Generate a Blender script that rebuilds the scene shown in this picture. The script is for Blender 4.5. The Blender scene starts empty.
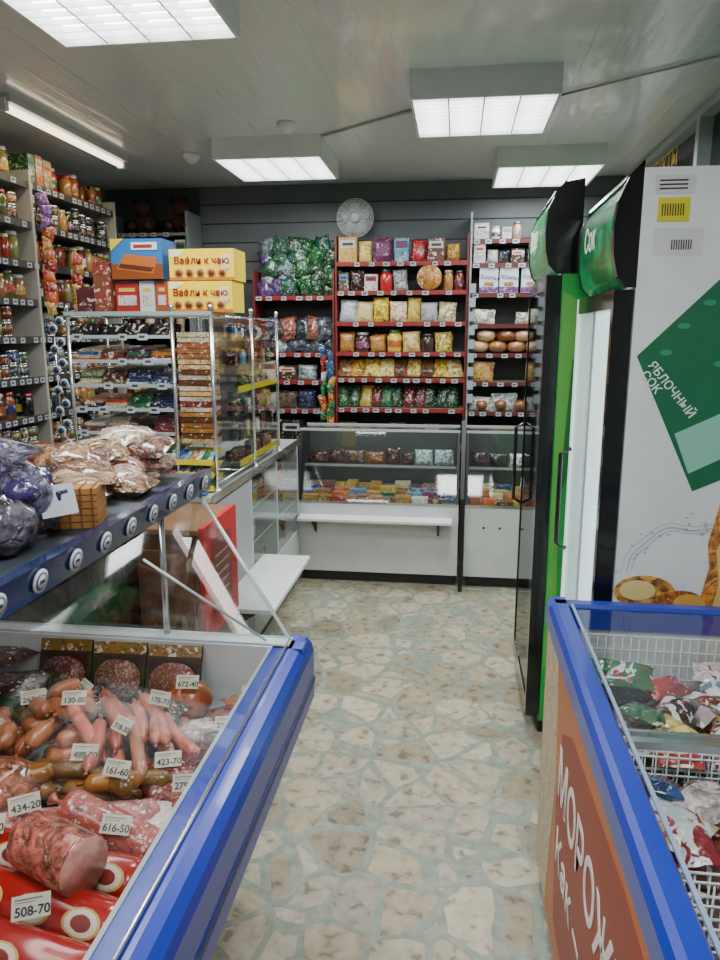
import bpy, math, random
from mathutils import Vector, Matrix, Euler
random.seed(7)
R=random
def lin(c):
    return c/12.92 if c<=0.04045 else ((c+0.055)/1.055)**2.4
def C(h):
    return tuple(lin(int(h[i:i+2],16)/255) for i in (0,2,4))
def jit(c,a=.12):
    k=1+R.uniform(-a,a)
    return tuple(max(0,min(1,v*k*(1+R.uniform(-a,a)*.4))) for v in c)
# ---------------------------------------------------------------- materials
MAT={}
def newmat(name):
    m=bpy.data.materials.new(name); m.use_nodes=True
    nt=m.node_tree; nt.nodes.clear()
    out=nt.nodes.new('ShaderNodeOutputMaterial')
    MAT[name]=m
    return m,nt,out
def pr(nt,out):
    p=nt.nodes.new('ShaderNodeBsdfPrincipled'); nt.links.new(p.outputs[0],out.inputs[0]); return p
def N(nt,t,**k):
    n=nt.nodes.new(t)
    for a,v in k.items(): setattr(n,a,v)
    return n
def attr(nt):
    a=nt.nodes.new('ShaderNodeAttribute'); a.attribute_name='Col'; return a
def noise(nt,scale,detail=3,dist=0,vec=None):
    n=nt.nodes.new('ShaderNodeTexNoise'); n.inputs['Scale'].default_value=scale; n.inputs['Detail'].default_value=detail
    n.inputs['Distortion'].default_value=dist
    tc=nt.nodes.new('ShaderNodeTexCoord')
    nt.links.new((vec or tc.outputs['Object']),n.inputs['Vector']); return n
def ramp(nt,src,stops,mode='LINEAR'):
    r=nt.nodes.new('ShaderNodeValToRGB'); r.color_ramp.interpolation=mode
    e=r.color_ramp.elements
    while len(e)<len(stops): e.new(.5)
    for k,(p,c) in enumerate(stops):
        e[k].position=p; e[k].color=(c[0],c[1],c[2],1) if not isinstance(c,(int,float)) else (c,c,c,1)
    nt.links.new(src,r.inputs[0]); return r
def mix(nt,f,a,b,typ='MIX'):
    m=nt.nodes.new('ShaderNodeMix'); m.data_type='RGBA'; m.blend_type=typ
    for s,i in ((f,0),(a,6),(b,7)):
        if isinstance(s,(int,float)): m.inputs[i].default_value=s
        elif isinstance(s,tuple): m.inputs[i].default_value=(*s,1)
        else: nt.links.new(s,m.inputs[i])
    return m
def bump(nt,p,src,strength,dist=.01):
    b=nt.nodes.new('ShaderNodeBump'); b.inputs['Strength'].default_value=strength; b.inputs['Distance'].default_value=dist
    nt.links.new(src,b.inputs['Height']); nt.links.new(b.outputs[0],p.inputs['Normal'])
def simple(name,rough,metal=0,coat=0,bmp=None,var=0):
    m,nt,out=newmat(name); p=pr(nt,out); a=attr(nt)
    p.inputs['Roughness'].default_value=rough; p.inputs['Metallic'].default_value=metal; p.inputs['Coat Weight'].default_value=coat
    src=a.outputs['Color']
    if var:
        n=noise(nt,6,4); r=ramp(nt,n.outputs[0],[(.3,1-var),(.7,1)]); src=mix(nt,1.0,src,r.outputs[0],'MULTIPLY').outputs[2]
    nt.links.new(src,p.inputs['Base Color'])
    if bmp:
        n=noise(nt,bmp[0],3); bump(nt,p,n.outputs[0],bmp[1],bmp[2])
    return m
simple('paint',.45,var=.12)
simple('matte',.85,var=.15)
simple('gloss',.18,coat=.4)
simple('film',.14,coat=.6,bmp=(45,.7,.012))
simple('chrome',.22,metal=.95)
simple('wood',.5,var=.3)
simple('enamel',.32,coat=.15)
# clear crinkled wrap showing its contents
m,nt,out=newmat('wrap'); p=pr(nt,out); a=attr(nt); p.inputs['Roughness'].default_value=.12; p.inputs['Coat Weight'].default_value=.8
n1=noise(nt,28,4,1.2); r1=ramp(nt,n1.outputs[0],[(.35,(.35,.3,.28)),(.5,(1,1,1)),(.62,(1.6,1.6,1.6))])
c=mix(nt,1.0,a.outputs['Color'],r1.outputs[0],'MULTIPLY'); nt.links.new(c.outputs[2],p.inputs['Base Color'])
n2=noise(nt,38,4,1); bump(nt,p,n2.outputs[0],1.0,.02)
# printed packaging
m,nt,out=newmat('print'); p=pr(nt,out); a=attr(nt); p.inputs['Roughness'].default_value=.3
n1=noise(nt,26,2,.5); s1=ramp(nt,n1.outputs[0],[(0,0),(.56,1)],'CONSTANT')
n2=noise(nt,38,1,1.5); s2=ramp(nt,n2.outputs[0],[(0,0),(.6,1)],'CONSTANT')
n3=noise(nt,130,1,0); s3=ramp(nt,n3.outputs[0],[(0,0),(.6,1)],'CONSTANT')
hs=N(nt,'ShaderNodeHueSaturation'); hs.inputs['Hue'].default_value=.54; hs.inputs['Value'].default_value=.7; nt.links.new(a.outputs['Color'],hs.inputs['Color'])
c1=mix(nt,s2.outputs[0],a.outputs['Color'],(.6,.54,.42)); c2=mix(nt,s1.outputs[0],c1.outputs[2],hs.outputs[0])
md=N(nt,'ShaderNodeMath',operation='MULTIPLY'); nt.links.new(s3.outputs[0],md.inputs[0]); md.inputs[1].default_value=.75
c3=mix(nt,md.outputs[0],c2.outputs[2],(.05,.03,.03)); nt.links.new(c3.outputs[2],p.inputs['Base Color'])
n=noise(nt,30,2); bump(nt,p,n.outputs[0],.25,.01)
# bag with printed film
m,nt,out=newmat('bagprint'); p=pr(nt,out); a=attr(nt); p.inputs['Roughness'].default_value=.2; p.inputs['Coat Weight'].default_value=.4
n1=noise(nt,20,2,.8); s1=ramp(nt,n1.outputs[0],[(0,0),(.6,1)],'CONSTANT')
n3=noise(nt,90,1,0); s3=ramp(nt,n3.outputs[0],[(0,0),(.66,1)],'CONSTANT')
hs=N(nt,'ShaderNodeHueSaturation'); hs.inputs['Hue'].default_value=.47; hs.inputs['Value'].default_value=.6; nt.links.new(a.outputs['Color'],hs.inputs['Color'])
c1=mix(nt,s1.outputs[0],a.outputs['Color'],hs.outputs[0]); c2=mix(nt,s3.outputs[0],c1.outputs[2],(.55,.5,.42)); nt.links.new(c2.outputs[2],p.inputs['Base Color'])
n=noise(nt,55,3); bump(nt,p,n.outputs[0],.6,.012)
# frozen novelty wrapper: white swooshes
m,nt,out=newmat('icewrap'); p=pr(nt,out); a=attr(nt); p.inputs['Roughness'].default_value=.2; p.inputs['Coat Weight'].default_value=.5
n1=noise(nt,15,1,2.0); s1=ramp(nt,n1.outputs[0],[(0,0),(.54,1)],'CONSTANT')
n3=noise(nt,45,1,1); s3=ramp(nt,n3.outputs[0],[(0,0),(.62,1)],'CONSTANT')
c1=mix(nt,s1.outputs[0],a.outputs['Color'],(.72,.72,.74)); c2=mix(nt,s3.outputs[0],c1.outputs[2],(.3,.03,.04)); nt.links.new(c2.outputs[2],p.inputs['Base Color'])
n=noise(nt,50,3); bump(nt,p,n.outputs[0],.6,.012)
# meat
m,nt,out=newmat('meat'); p=pr(nt,out); a=attr(nt); p.inputs['Roughness'].default_value=.3; p.inputs['Coat Weight'].default_value=.3
n1=noise(nt,35,5); r1=ramp(nt,n1.outputs[0],[(.3,(.6,.5,.45)),(.55,(1,1,1)),(.75,(1.25,1.2,1.15))])
c=mix(nt,1.0,a.outputs['Color'],r1.outputs[0],'MULTIPLY'); nt.links.new(c.outputs[2],p.inputs['Base Color'])
n2=noise(nt,60,3); bump(nt,p,n2.outputs[0],.4,.004)
# salami face
m,nt,out=newmat('sliced'); p=pr(nt,out); a=attr(nt); p.inputs['Roughness'].default_value=.3
n1=noise(nt,160,2); r1=ramp(nt,n1.outputs[0],[(.5,0),(.66,1)]); c=mix(nt,r1.outputs[0],a.outputs['Color'],(.7,.42,.36)); nt.links.new(c.outputs[2],p.inputs['Base Color'])
# glass
def glassmat(name,tint,refl,base=.03):
    m,nt,out=newmat(name)
    t=N(nt,'ShaderNodeBsdfTransparent'); t.inputs[0].default_value=(*tint,1)
    g=N(nt,'ShaderNodeBsdfGlossy'); g.inputs['Roughness'].default_value=.04
    f=N(nt,'ShaderNodeLayerWeight'); f.inputs[0].default_value=.5
    pw=N(nt,'ShaderNodeMath',operation='POWER'); nt.links.new(f.outputs['Facing'],pw.inputs[0]); pw.inputs[1].default_value=4
    ma=N(nt,'ShaderNodeMath',operation='MULTIPLY_ADD'); nt.links.new(pw.outputs[0],ma.inputs[0]); ma.inputs[1].default_value=refl; ma.inputs[2].default_value=base; ma.use_clamp=True
    mx=N(nt,'ShaderNodeMixShader'); nt.links.new(ma.outputs[0],mx.inputs[0]); nt.links.new(t.outputs[0],mx.inputs[1]); nt.links.new(g.outputs[0],mx.inputs[2])
    nt.links.new(mx.outputs[0],out.inputs[0])
glassmat('glass',(.95,.97,.96),.6)
glassmat('lidglass',(.92,.95,.95),.6,.07)
glassmat('guardglass',(.88,.92,.91),.7,.13)
glassmat('darkglass',(.42,.47,.46),.7)
def emis(name,col,s):
    m,nt,out=newmat(name); e=N(nt,'ShaderNodeEmission'); e.inputs[0].default_value=(*col,1); e.inputs[1].default_value=s; nt.links.new(e.outputs[0],out.inputs[0])
emis('lamp',(.98,1,1),12.0)
emis('lamp_pan',(.98,1,1),4.5)
emis('tube_warm',(1,.82,.6),4.0)
emis('tube_cool',(.8,.97,1),3.0)
emis('case_fill_tube',(1,.9,.86),5.0)
m,nt,out=newmat('litpanel'); p=pr(nt,out); p.inputs['Base Color'].default_value=(.8,.85,.85,1); p.inputs['Emission Color'].default_value=(.72,.92,.95,1); p.inputs['Emission Strength'].default_value=.5  # fridge liner and frame parts given a glow so the inside looks lit
m,nt,out=newmat('litsign'); p=pr(nt,out); a=attr(nt); p.inputs['Roughness'].default_value=.2
n1=noise(nt,9,2,1.0); r1=ramp(nt,n1.outputs[0],[(.45,(.6,.7,.6)),(.55,(1,1,1)),(.66,(2.2,1.7,1.8))]); c=mix(nt,1.0,a.outputs['Color'],r1.outputs[0],'MULTIPLY')
nt.links.new(c.outputs[2],p.inputs['Base Color']); nt.links.new(c.outputs[2],p.inputs['Emission Color']); p.inputs['Emission Strength'].default_value=.3
# floor: broken-stone mosaic
m,nt,out=newmat('floor_stone'); p=pr(nt,out)
tc=N(nt,'ShaderNodeTexCoord'); wn=noise(nt,3,2); 
va=N(nt,'ShaderNodeVectorMath',operation='SCALE'); nt.links.new(wn.outputs['Color'],va.inputs[0]); va.inputs['Scale'].default_value=.05
vb=N(nt,'ShaderNodeVectorMath',operation='ADD'); nt.links.new(tc.outputs['Object'],vb.inputs[0]); nt.links.new(va.outputs[0],vb.inputs[1])
vo=N(nt,'ShaderNodeTexVoronoi',feature='DISTANCE_TO_EDGE'); vo.inputs['Scale'].default_value=6.3; nt.links.new(vb.outputs[0],vo.inputs['Vector'])
vc=N(nt,'ShaderNodeTexVoronoi',feature='F1'); vc.inputs['Scale'].default_value=6.3; nt.links.new(vb.outputs[0],vc.inputs['Vector'])
en=noise(nt,30,3); ea=N(nt,'ShaderNodeMath',operation='MULTIPLY_ADD'); nt.links.new(en.outputs[0],ea.inputs[0]); ea.inputs[1].default_value=.05; nt.links.new(vo.outputs['Distance'],ea.inputs[2])
gw=noise(nt,1.9,1); ga=N(nt,'ShaderNodeMath',operation='MULTIPLY_ADD'); nt.links.new(gw.outputs[0],ga.inputs[0]); ga.inputs[1].default_value=-.12; nt.links.new(ea.outputs[0],ga.inputs[2])
grout=ramp(nt,ga.outputs[0],[(.025,0),(.04,1)])
sep=N(nt,'ShaderNodeSeparateColor'); nt.links.new(vc.outputs['Color'],sep.inputs[0])
st=ramp(nt,sep.outputs[0],[(0,C('8c8470')),(.25,C('b0a48a')),(.5,C('bcb49e')),(.8,C('a49c8c')),(1,C('c6bca4'))])
pn=noise(nt,22,9,.4); pm=ramp(nt,pn.outputs[0],[(.34,(.38,.32,.28)),(.42,(.82,.78,.73)),(.6,(1.06,1.04,1.0))]); sc=mix(nt,.9,st.outputs[0],pm.outputs[0],'MULTIPLY')
gn=noise(nt,25,4); gc=ramp(nt,gn.outputs[0],[(.3,C('7c8474')),(.7,C('9aa192'))])
fc=mix(nt,grout.outputs[0],gc.outputs[0],sc.outputs[2])
dn=noise(nt,1.3,4); dr=ramp(nt,dn.outputs[0],[(.35,.85),(.65,1)]); fd=mix(nt,1.0,fc.outputs[2],dr.outputs[0],'MULTIPLY')
nt.links.new(fd.outputs[2],p.inputs['Base Color']); p.inputs['Roughness'].default_value=.45
bump(nt,p,grout.outputs[0],.25,.004)
# ceiling
m,nt,out=newmat('ceiling_pvc'); p=pr(nt,out)
p.inputs['Base Color'].default_value=(*C('e4e9e5'),1); p.inputs['Roughness'].default_value=.2; p.inputs['Coat Weight'].default_value=.4
tc=N(nt,'ShaderNodeTexCoord'); mp=N(nt,'ShaderNodeMapping'); mp.inputs['Scale'].default_value=(16,2.2,1); nt.links.new(tc.outputs['Object'],mp.inputs[0])
nn=noise(nt,1,3,vec=mp.outputs[0]); 
dots=N(nt,'ShaderNodeTexVoronoi'); dots.inputs['Scale'].default_value=40; nt.links.new(tc.outputs['Object'],dots.inputs['Vector'])
ad=N(nt,'ShaderNodeMath',operation='MULTIPLY_ADD'); nt.links.new(dots.outputs['Distance'],ad.inputs[0]); ad.inputs[1].default_value=.12; nt.links.new(nn.outputs[0],ad.inputs[2])
bump(nt,p,ad.outputs[0],.6,.012)
# dark granite laminate
m,nt,out=newmat('granite'); p=pr(nt,out); n1=noise(nt,14,6,.6); r1=ramp(nt,n1.outputs[0],[(.35,C('1c1614')),(.5,C('4a3a30')),(.65,C('6e5a4a'))]); nt.links.new(r1.outputs[0],p.inputs['Base Color']); p.inputs['Roughness'].default_value=.25

# ---------------------------------------------------------------- builder
class B:
    def __init__(s,name): s.name=name; s.v=[]; s.f=[]; s.m=[]; s.c=[]; s.s=[]; s.mats=[]
    def add(s,vs,fs,mat,col,smooth=False,M=None):
        o=len(s.v)
        if M is not None: vs=[M@Vector(v) for v in vs]
        s.v.extend([tuple(v) for v in vs])
        if mat not in s.mats: s.mats.append(mat)
        mi=s.mats.index(mat)
        for k,f in enumerate(fs):
            s.f.append([i+o for i in f]); s.m.append(mi); s.c.append(col); s.s.append(smooth)
    def bx(s,x0,x1,y0,y1,z0,z1,mat='paint',col=(.8,.8,.8),M=None):
        s.add([(x0,y0,z0),(x1,y0,z0),(x1,y1,z0),(x0,y1,z0),(x0,y0,z1),(x1,y0,z1),(x1,y1,z1),(x0,y1,z1)],
              [(0,3,2,1),(4,5,6,7),(0,1,5,4),(1,2,6,5),(2,3,7,6),(3,0,4,7)],mat,col,False,M)
    def prism(s,poly,axis,a0,a1,mat='paint',col=(.8,.8,.8),smooth=False):
        def P(q,a):
            return {'x':(a,q[0],q[1]),'y':(q[0],a,q[1]),'z':(q[0],q[1],a)}[axis]
        n=len(poly); vs=[P(q,a0) for q in poly]+[P(q,a1) for q in poly]
        fs=[tuple(range(n)),tuple(range(2*n-1,n-1,-1))]
        s.add(vs,fs,mat,col)
        s.add(vs,[(i,i+n,(i+1)%n+n,(i+1)%n) for i in range(n)],mat,col,smooth)
    def lathe(s,prof,M,n=12,mat='gloss',col=(.8,.8,.8),smooth=True):
        vs=[];fs=[]
        for r,z in prof:
            for i in range(n):
                a=2*math.pi*i/n; vs.append((r*math.cos(a),r*math.sin(a),z))
        for k in range(len(prof)-1):
            for i in range(n):
                j=(i+1)%n; fs.append((k*n+i,k*n+j,(k+1)*n+j,(k+1)*n+i))
        fs.append(tuple(range(n-1,-1,-1))); fs.append(tuple((len(prof)-1)*n+i for i in range(n)))
        s.add(vs,fs,mat,col,smooth,M)
    def tube(s,pts,rad,n=8,mat='gloss',col=(.8,.8,.8)):
        pts=[Vector(p) for p in pts]
        if isinstance(rad,(int,float)): rad=[rad]*len(pts)
        vs=[];fs=[];up=None
        for k,p in enumerate(pts):
            t=(pts[min(k+1,len(pts)-1)]-pts[max(k-1,0)])
            if t.length<1e-9: t=Vector((0,0,1))
            t.normalize()
            if up is None: up=t.orthogonal().normalized()
            up=(up-t*up.dot(t)).normalized(); sd=t.cross(up)
            for i in range(n):
                a=2*math.pi*i/n; vs.append(p+(up*math.cos(a)+sd*math.sin(a))*rad[k])
        for k in range(len(pts)-1):
            for i in range(n):
                j=(i+1)%n; fs.append((k*n+i,k*n+j,(k+1)*n+j,(k+1)*n+i))
        fs.append(tuple(range(n-1,-1,-1))); fs.append(tuple((len(pts)-1)*n+i for i in range(n)))
        s.add(vs,fs,mat,col,True)
    def blob(s,c,r,M=None,mat='film',col=(.8,.8,.8),nz=.06,n=14,e=1.0):
        vs=[];fs=[];h=n//2
        ph=[R.uniform(0,6) for _ in range(6)]
        for k in range(h+1):
            th=math.pi*k/h
            for i in range(n):
                a=2*math.pi*i/n
                def sg(x): return math.copysign(abs(x)**e,x)
                q=1+nz*(math.sin(3*a+ph[0])*math.sin(2*th+ph[1])+.6*math.sin(5*a+ph[2]+3*th))
                vs.append(Vector((r[0]*sg(math.sin(th))*sg(math.cos(a))*q,r[1]*sg(math.sin(th))*sg(math.sin(a))*q,r[2]*sg(math.cos(th))*q)))
        for k in range(h):
            for i in range(n):
                j=(i+1)%n; fs.append((k*n+i,(k+1)*n+i,(k+1)*n+j,k*n+j))
        T=Matrix.Translation(c)@(M or Matrix.Identity(4))
        s.add(vs,fs,mat,col,True,T)
    def pillow(s,M,w,h,t,mat='bagprint',col=(.8,.8,.8),n=8):
        ph=[R.uniform(0,6) for _ in range(4)]
        for side in (1,-1):
            vs=[];fs=[]
            for j in range(n+1):
                for i in range(n+1):
                    u=-1+2*i/n; v=-1+2*j/n
                    k=math.sqrt(max(0,1-abs(u)**3)*max(0,1-abs(v)**4))
                    d=t/2*k*(1+.16*math.sin(5*u+ph[0]+2*v)*math.sin(4*v+ph[1]))
                    vs.append((u*w/2*(1-.05*(1-v*v)+.02*math.sin(6*v+ph[2])),-side*d,(v+1)*h/2))
            for j in range(n):
                for i in range(n):
                    q=(j*(n+1)+i,j*(n+1)+i+1,(j+1)*(n+1)+i+1,(j+1)*(n+1)+i)
                    fs.append(q if side==1 else q[::-1])
            s.add(vs,fs,mat,col,True,M)
    def build(s,bevel=0,parent=None):
        me=bpy.data.meshes.new(s.name); me.from_pydata(s.v,[],s.f)
        for m in s.mats: me.materials.append(MAT[m])
        me.polygons.foreach_set('material_index',s.m); me.polygons.foreach_set('use_smooth',s.s)
        ca=me.color_attributes.new('Col','FLOAT_COLOR','CORNER')
        buf=[]
        for f,c in zip(s.f,s.c):
            for _ in f: buf.extend((c[0],c[1],c[2],1))
        ca.data.foreach_set('color',buf); me.update()
        ob=bpy.data.objects.new(s.name,me); bpy.context.collection.objects.link(ob)
        if bevel:
            md=ob.modifiers.new('bevel','BEVEL'); md.width=bevel; md.segments=2; md.limit_method='ANGLE'; md.angle_limit=math.radians(50)
        if parent: ob.parent=parent
        return ob
def T(x,y,z,rz=0,rx=0,ry=0):
    return Matrix.Translation((x,y,z))@Euler((rx,ry,rz),'XYZ').to_matrix().to_4x4()
def text(name,body,loc,rot,size,col,parent,mat=None,ext=.0006,sx=1,M=None,off=.012):
    cu=bpy.data.curves.new(name,'FONT'); cu.body=body; cu.size=size; cu.extrude=ext; cu.align_x='LEFT'; cu.offset=size*off; cu.resolution_u=4
    m=bpy.data.materials.new('ink'); m.use_nodes=True; m.node_tree.nodes['Principled BSDF'].inputs['Base Color'].default_value=(*col,1)
    m.node_tree.nodes['Principled BSDF'].inputs['Roughness'].default_value=.4
    cu.materials.append(m); ob=bpy.data.objects.new(name,cu); bpy.context.collection.objects.link(ob)
    if M is not None: ob.matrix_world=M
    else: ob.location=loc; ob.rotation_euler=rot; ob.scale=(sx,1,1)
    ob.parent=parent; return ob
def area(name,loc,sx,sy,e,col,parent,rot=(0,0,0)):
    l=bpy.data.lights.new(name,'AREA'); l.shape='RECTANGLE'; l.size=sx; l.size_y=sy; l.energy=e; l.color=col
    lo=bpy.data.objects.new(name,l); bpy.context.collection.objects.link(lo); lo.location=loc; lo.rotation_euler=rot; lo.parent=parent
H=math.pi/2
WHITE=C('e6e8e6'); OFF=C('d2d4d0'); BLACK=C('121314'); GREY=C('70767a'); DK=C('2a2c30'); RED=C('b01818'); BLUE=C('162e98'); DBLUE=C('14245e'); GREEN=C('16824a')

# ---------------------------------------------------------------- room shell
XL,XR,YF,YB,ZC=-2.55,1.08,-1.2,5.25,2.62
b=B('floor'); b.bx(XL-.1,XR+.1,YF-.1,YB+.1,-.1,0,'floor_stone'); b.build()
b=B('ceiling'); b.bx(XL-.1,XR+.1,YF-.1,YB+.1,ZC+.003,ZC+.1,'ceiling_pvc')
x=XL
while x<XR:
    b.bx(x+.003,min(x+.497,XR),YF,YB,ZC,ZC+.003,'ceiling_pvc'); x+=.5
b.build()
b=B('wall_left'); b.bx(XL-.1,XL,YF-.1,YB+.1,0,ZC,'paint',C('8a8f90')); b.build()
b=B('wall_front'); b.bx(XL,XR,YF-.1,YF,0,ZC,'paint',C('a0a5a5')); b.build()
b=B('wall_back'); b.bx(XL,XR,YB,YB+.1,0,ZC,'paint',C('484e52')); b.build()
b=B('wall_right')
wy0,wy1,wz0,wz1=2.3,4.9,2.2,2.6
b.bx(XR,XR+.1,YF-.1,wy0,0,ZC,'paint',C('a8aca8')); b.bx(XR,XR+.1,wy1,YB+.1,0,ZC,'paint',C('a8aca8'))
b.bx(XR,XR+.1,wy0,wy1,0,wz0,'paint',C('a8aca8')); b.bx(XR,XR+.1,wy0,wy1,wz1,ZC,'paint',C('a8aca8')); b.build()
b=B('window_1')
b.bx(XR+.05,XR+.07,wy0,wy1,wz0,wz1,'gloss',C('1c242a'))
for yy in (wy0,wy0+.7,wy0+1.4,wy1-.05): b.bx(XR-.01,XR+.05,yy,yy+.05,wz0,wz1,'paint',C('b0b8b8'))
b.bx(XR-.01,XR+.05,wy0,wy1,wz0,wz0+.04,'paint',C('b0b8b8')); b.bx(XR-.012,XR+.05,wy0,wy1,wz1-.035,wz1,'paint',C('b0b8b8'))
w=b.build()
text('window_lettering','ПРОДУКТЫ',(XR-.014,4.75,2.43),(H,0,-H),.13,C('e8c020'),w)
b=B('slatwall_panel')
z=1.98
while z<ZC-.02:
    b.bx(-1.84,XR-.005,YB-.022,YB-.001,z,min(z+.122,ZC-.002),'paint',C('5c6366')); z+=.13
b.bx(-1.84,XR-.005,YB-.008,YB-.001,1.96,ZC-.002,'paint',C('1c2022'))
b.build()

# ---------------------------------------------------------------- ceiling lights
def ceiling_light(x0,x1,y0,y1,power):
    e=B('ceiling_light'); z1=ZC; z0=2.51; t=.012
    e.bx(x0,x1,y0,y0+t,z0,z1,'paint',C('e0e4e2')); e.bx(x0,x1,y1-t,y1,z0,z1,'paint',C('e0e4e2'))
    e.bx(x0,x0+t,y0+t,y1-t,z0,z1,'paint',C('e0e4e2')); e.bx(x1-t,x1,y0+t,y1-t,z0,z1,'paint',C('e0e4e2'))
    e.bx(x0+t,x1-t,y0+t,y1-t,z0+.055,z1,'lamp_pan',C('e8e8e8'))
    w=(x1-x0-2*t)/4
    for k in range(4):
        cx=x0+t+w*(k+.5); e.bx(cx-.045,cx+.045,y0+.03,y1-.03,z0+.035,z0+.054,'lamp',(1,1,1))
        if k: e.bx(cx-w/2-.003,cx-w/2+.003,y0+t,y1-t,z0+.004,z0+.03,'paint',C('fafafa'))
    n=11
    for k in range(1,n):
        yy=y0+(y1-y0)*k/n; e.bx(x0+t,x1-t,yy-.001,yy+.001,z0+.004,z0+.02,'paint',C('fafafa'))
    ob=e.build()
    area('lamp_light',((x0+x1)/2,(y0+y1)/2,z0-.008),x1-x0-.06,y1-y0-.06,power,(.93,.99,1),ob)
    return ob
for a in [(-1.29,-.70,1.84,2.43,28),(-.21,.38,3.1,3.68,27),(-1.32,-.73,3.97,4.55,13),(.2,.79,4.36,4.95,13),(-.21,.38,.3,.9,24),(-1.4,-.8,-.5,.1,18)]:  # last two fixtures are unseen, added to light the camera end
    ceiling_light(*a)
b=B('fluorescent_strip_light')
b.bx(-2.02,-1.94,3.15,4.3,2.585,ZC,'paint',C('c8c8c4')); b.tube([(-1.98,3.17,2.568),(-1.98,4.28,2.568)],.017,10,'tube_warm')
b.bx(-2.0,-1.96,3.14,3.17,2.55,2.6,'paint',WHITE); b.bx(-2.0,-1.96,4.28,4.31,2.55,2.6,'paint',WHITE)
ob=b.build()
area('strip_lamp',(-1.98,3.72,2.54),.06,1.1,5,(1,.82,.6),ob)
for (x,y) in ((-1.55,4.3),(-.86,3.75)):
    b=B('smoke_detector'); b.lathe([(.045,0),(.05,-.02),(.035,-.035),(.02,-.05),(.01,-.052)],T(x,y,ZC),16,'paint',WHITE); b.build()
b=B('ceiling_cable_duct'); b.tube([(-.74,4.0,ZC-.008),(-.215,3.6,ZC-.008)],.007,6,'paint',C('b8bcb8')); b.tube([(.385,3.5,ZC-.008),(1.07,3.0,ZC-.008)],.005,6,'paint',C('b8bcb8')); b.build()

# ---------------------------------------------------------------- item makers (front faces -Y locally)
PAL={'jar':['6a3418','8a4420','4a5220','742418','9a6a34','a8925a','38281c','74743a','8a5a38'],
 'can':['24386c','8c2420','a08434','2c5434','a0a0a0','5c2c48','28404c','707a80'],
 'bright':['b02420','c89c28','24508c','246c3c','d0ccc4','c06428','74305c','5890a8'],
 'pasta':['d0a440','dcc078','c08c30','dccca0','d4b45c','ac7430','dcb030'],
 'tea':['144c28','1a6030','601820','b09030','143820'],
 'dark':['201c20','3a2420','28303c','44241c','1c2c24','544034'],
 'white':['c8c8c4','b8bcb8','d0c8b8','a8b0b4'],
 'bread':['805028','946034','643c20','a07448'],
 'choc':['301c14','222a54','5c3420','74202a','b8a888','243c60','4a2448']}
def pick(p): return jit(C(R.choice(PAL[p])),.18)
def jar(b,M,r,h,col,lid,label=True):
    b.lathe([(r*.85,0),(r,r*.15),(r,h*.72),(r*.75,h*.82),(r*.72,h*.86)],M,10,'gloss',col)
    b.lathe([(r*.8,h*.86),(r*.82,h*.88),(r*.82,h*.99),(r*.7,h)],M,10,'gloss',lid)
    if label and R.random()<.6: b.lathe([(r*1.01,h*.2),(r*1.015,h*.21),(r*1.015,h*.52),(r*1.01,h*.53)],M,10,'print',pick(R.choice(['bright','jar','can'])))
def can(b,M,r,h,col):
    b.lathe([(r*.95,0),(r,.004),(r,.008),(r*.97,.012)],M,12,'chrome',(.5,.5,.5))
    b.lathe([(r*.97,.012),(r*.97,h-.012)],M,12,'print',col)
    b.lathe([(r*.97,h-.012),(r,h-.008),(r,h-.002),(r*.95,h)],M,12,'chrome',(.5,.5,.5))
def bottle(b,M,r,h,col,cap):
    b.lathe([(r*.9,0),(r,h*.04),(r,h*.55),(r*.85,h*.65),(r*.4,h*.8),(r*.35,h*.92)],M,10,'gloss',col)
    b.lathe([(r*.4,h*.92),(r*.4,h)],M,10,'gloss',cap)
    b.lathe([(r*1.01,h*.2),(r*1.02,h*.21),(r*1.02,h*.45),(r*1.01,h*.46)],M,10,'print',pick('bright'))
def carton(b,M,w,d,h,col):
    b.bx(-w/2,w/2,-d/2,d/2,0,h,'print',col,M)
    c2=pick('bright'); b.bx(-w*.42,w*.42,-d/2-.001,-d/2,h*.58,h*.88,'paint',R.choice([C('c8c4b8'),c2,c2]),M)
    b.bx(-w*.3,w*.3,-d/2-.0015,-d/2-.001,h*.66,h*.78,'paint',R.choice([RED,DBLUE,C('a88020'),DK]),M)
def fill(b,M,length,z,depth,hmax,kind,pal,wr=(.07,.11),dens=1.0,rows=1,hv=.75):
    x=0.01
    while True:
        w=R.uniform(*wr)
        if x+w>length-.005: break
        if R.random()<=dens:
            k=R.choice(kind); p=R.choice(pal); col=pick(p); h=hmax*R.uniform(hv,.95)
            for row in range(rows):
                yy=.012+w*.5+row*w*1.02 if k in('jar','can','bottle') else .04+row*.06
                if yy+w*.4>depth and row: break
                L=M@T(x+w/2,yy,z)
                if k=='jar': jar(b,L,w*.47,min(h,w*1.9),col,R.choice([C('8c2420'),C('b0a470'),C('303030'),C('a88428'),C('989898'),C('34583a')]))
                elif k=='can': 
                    hh=min(h*.5,w*1.0); can(b,L,w*.47,hh,col)
                    if hh*2<hmax: can(b,M@T(x+w/2,yy,z+hh),w*.47,hh,pick(p))
                elif k=='bottle': bottle(b,L,w*.42,h,col,pick('bright'))
                elif k=='box': carton(b,L,w*.94,.06,h,col)
                elif k=='bag': b.pillow(L@T(0,.01,0,rx=R.uniform(-.1,.02),ry=R.uniform(-.09,.09)),w*1.04,h*R.uniform(.85,1),.06,'bagprint' if R.random()<.6 else 'wrap',jit(col,.15))
                elif k=='loaf': b.blob(L@Vector((0,.02,h*.36)),(w*.5,.07,h*.38),L.to_3x3().to_4x4(),'film',col,.03,12,.75)
        x+=w+R.uniform(.001,.01)
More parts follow.
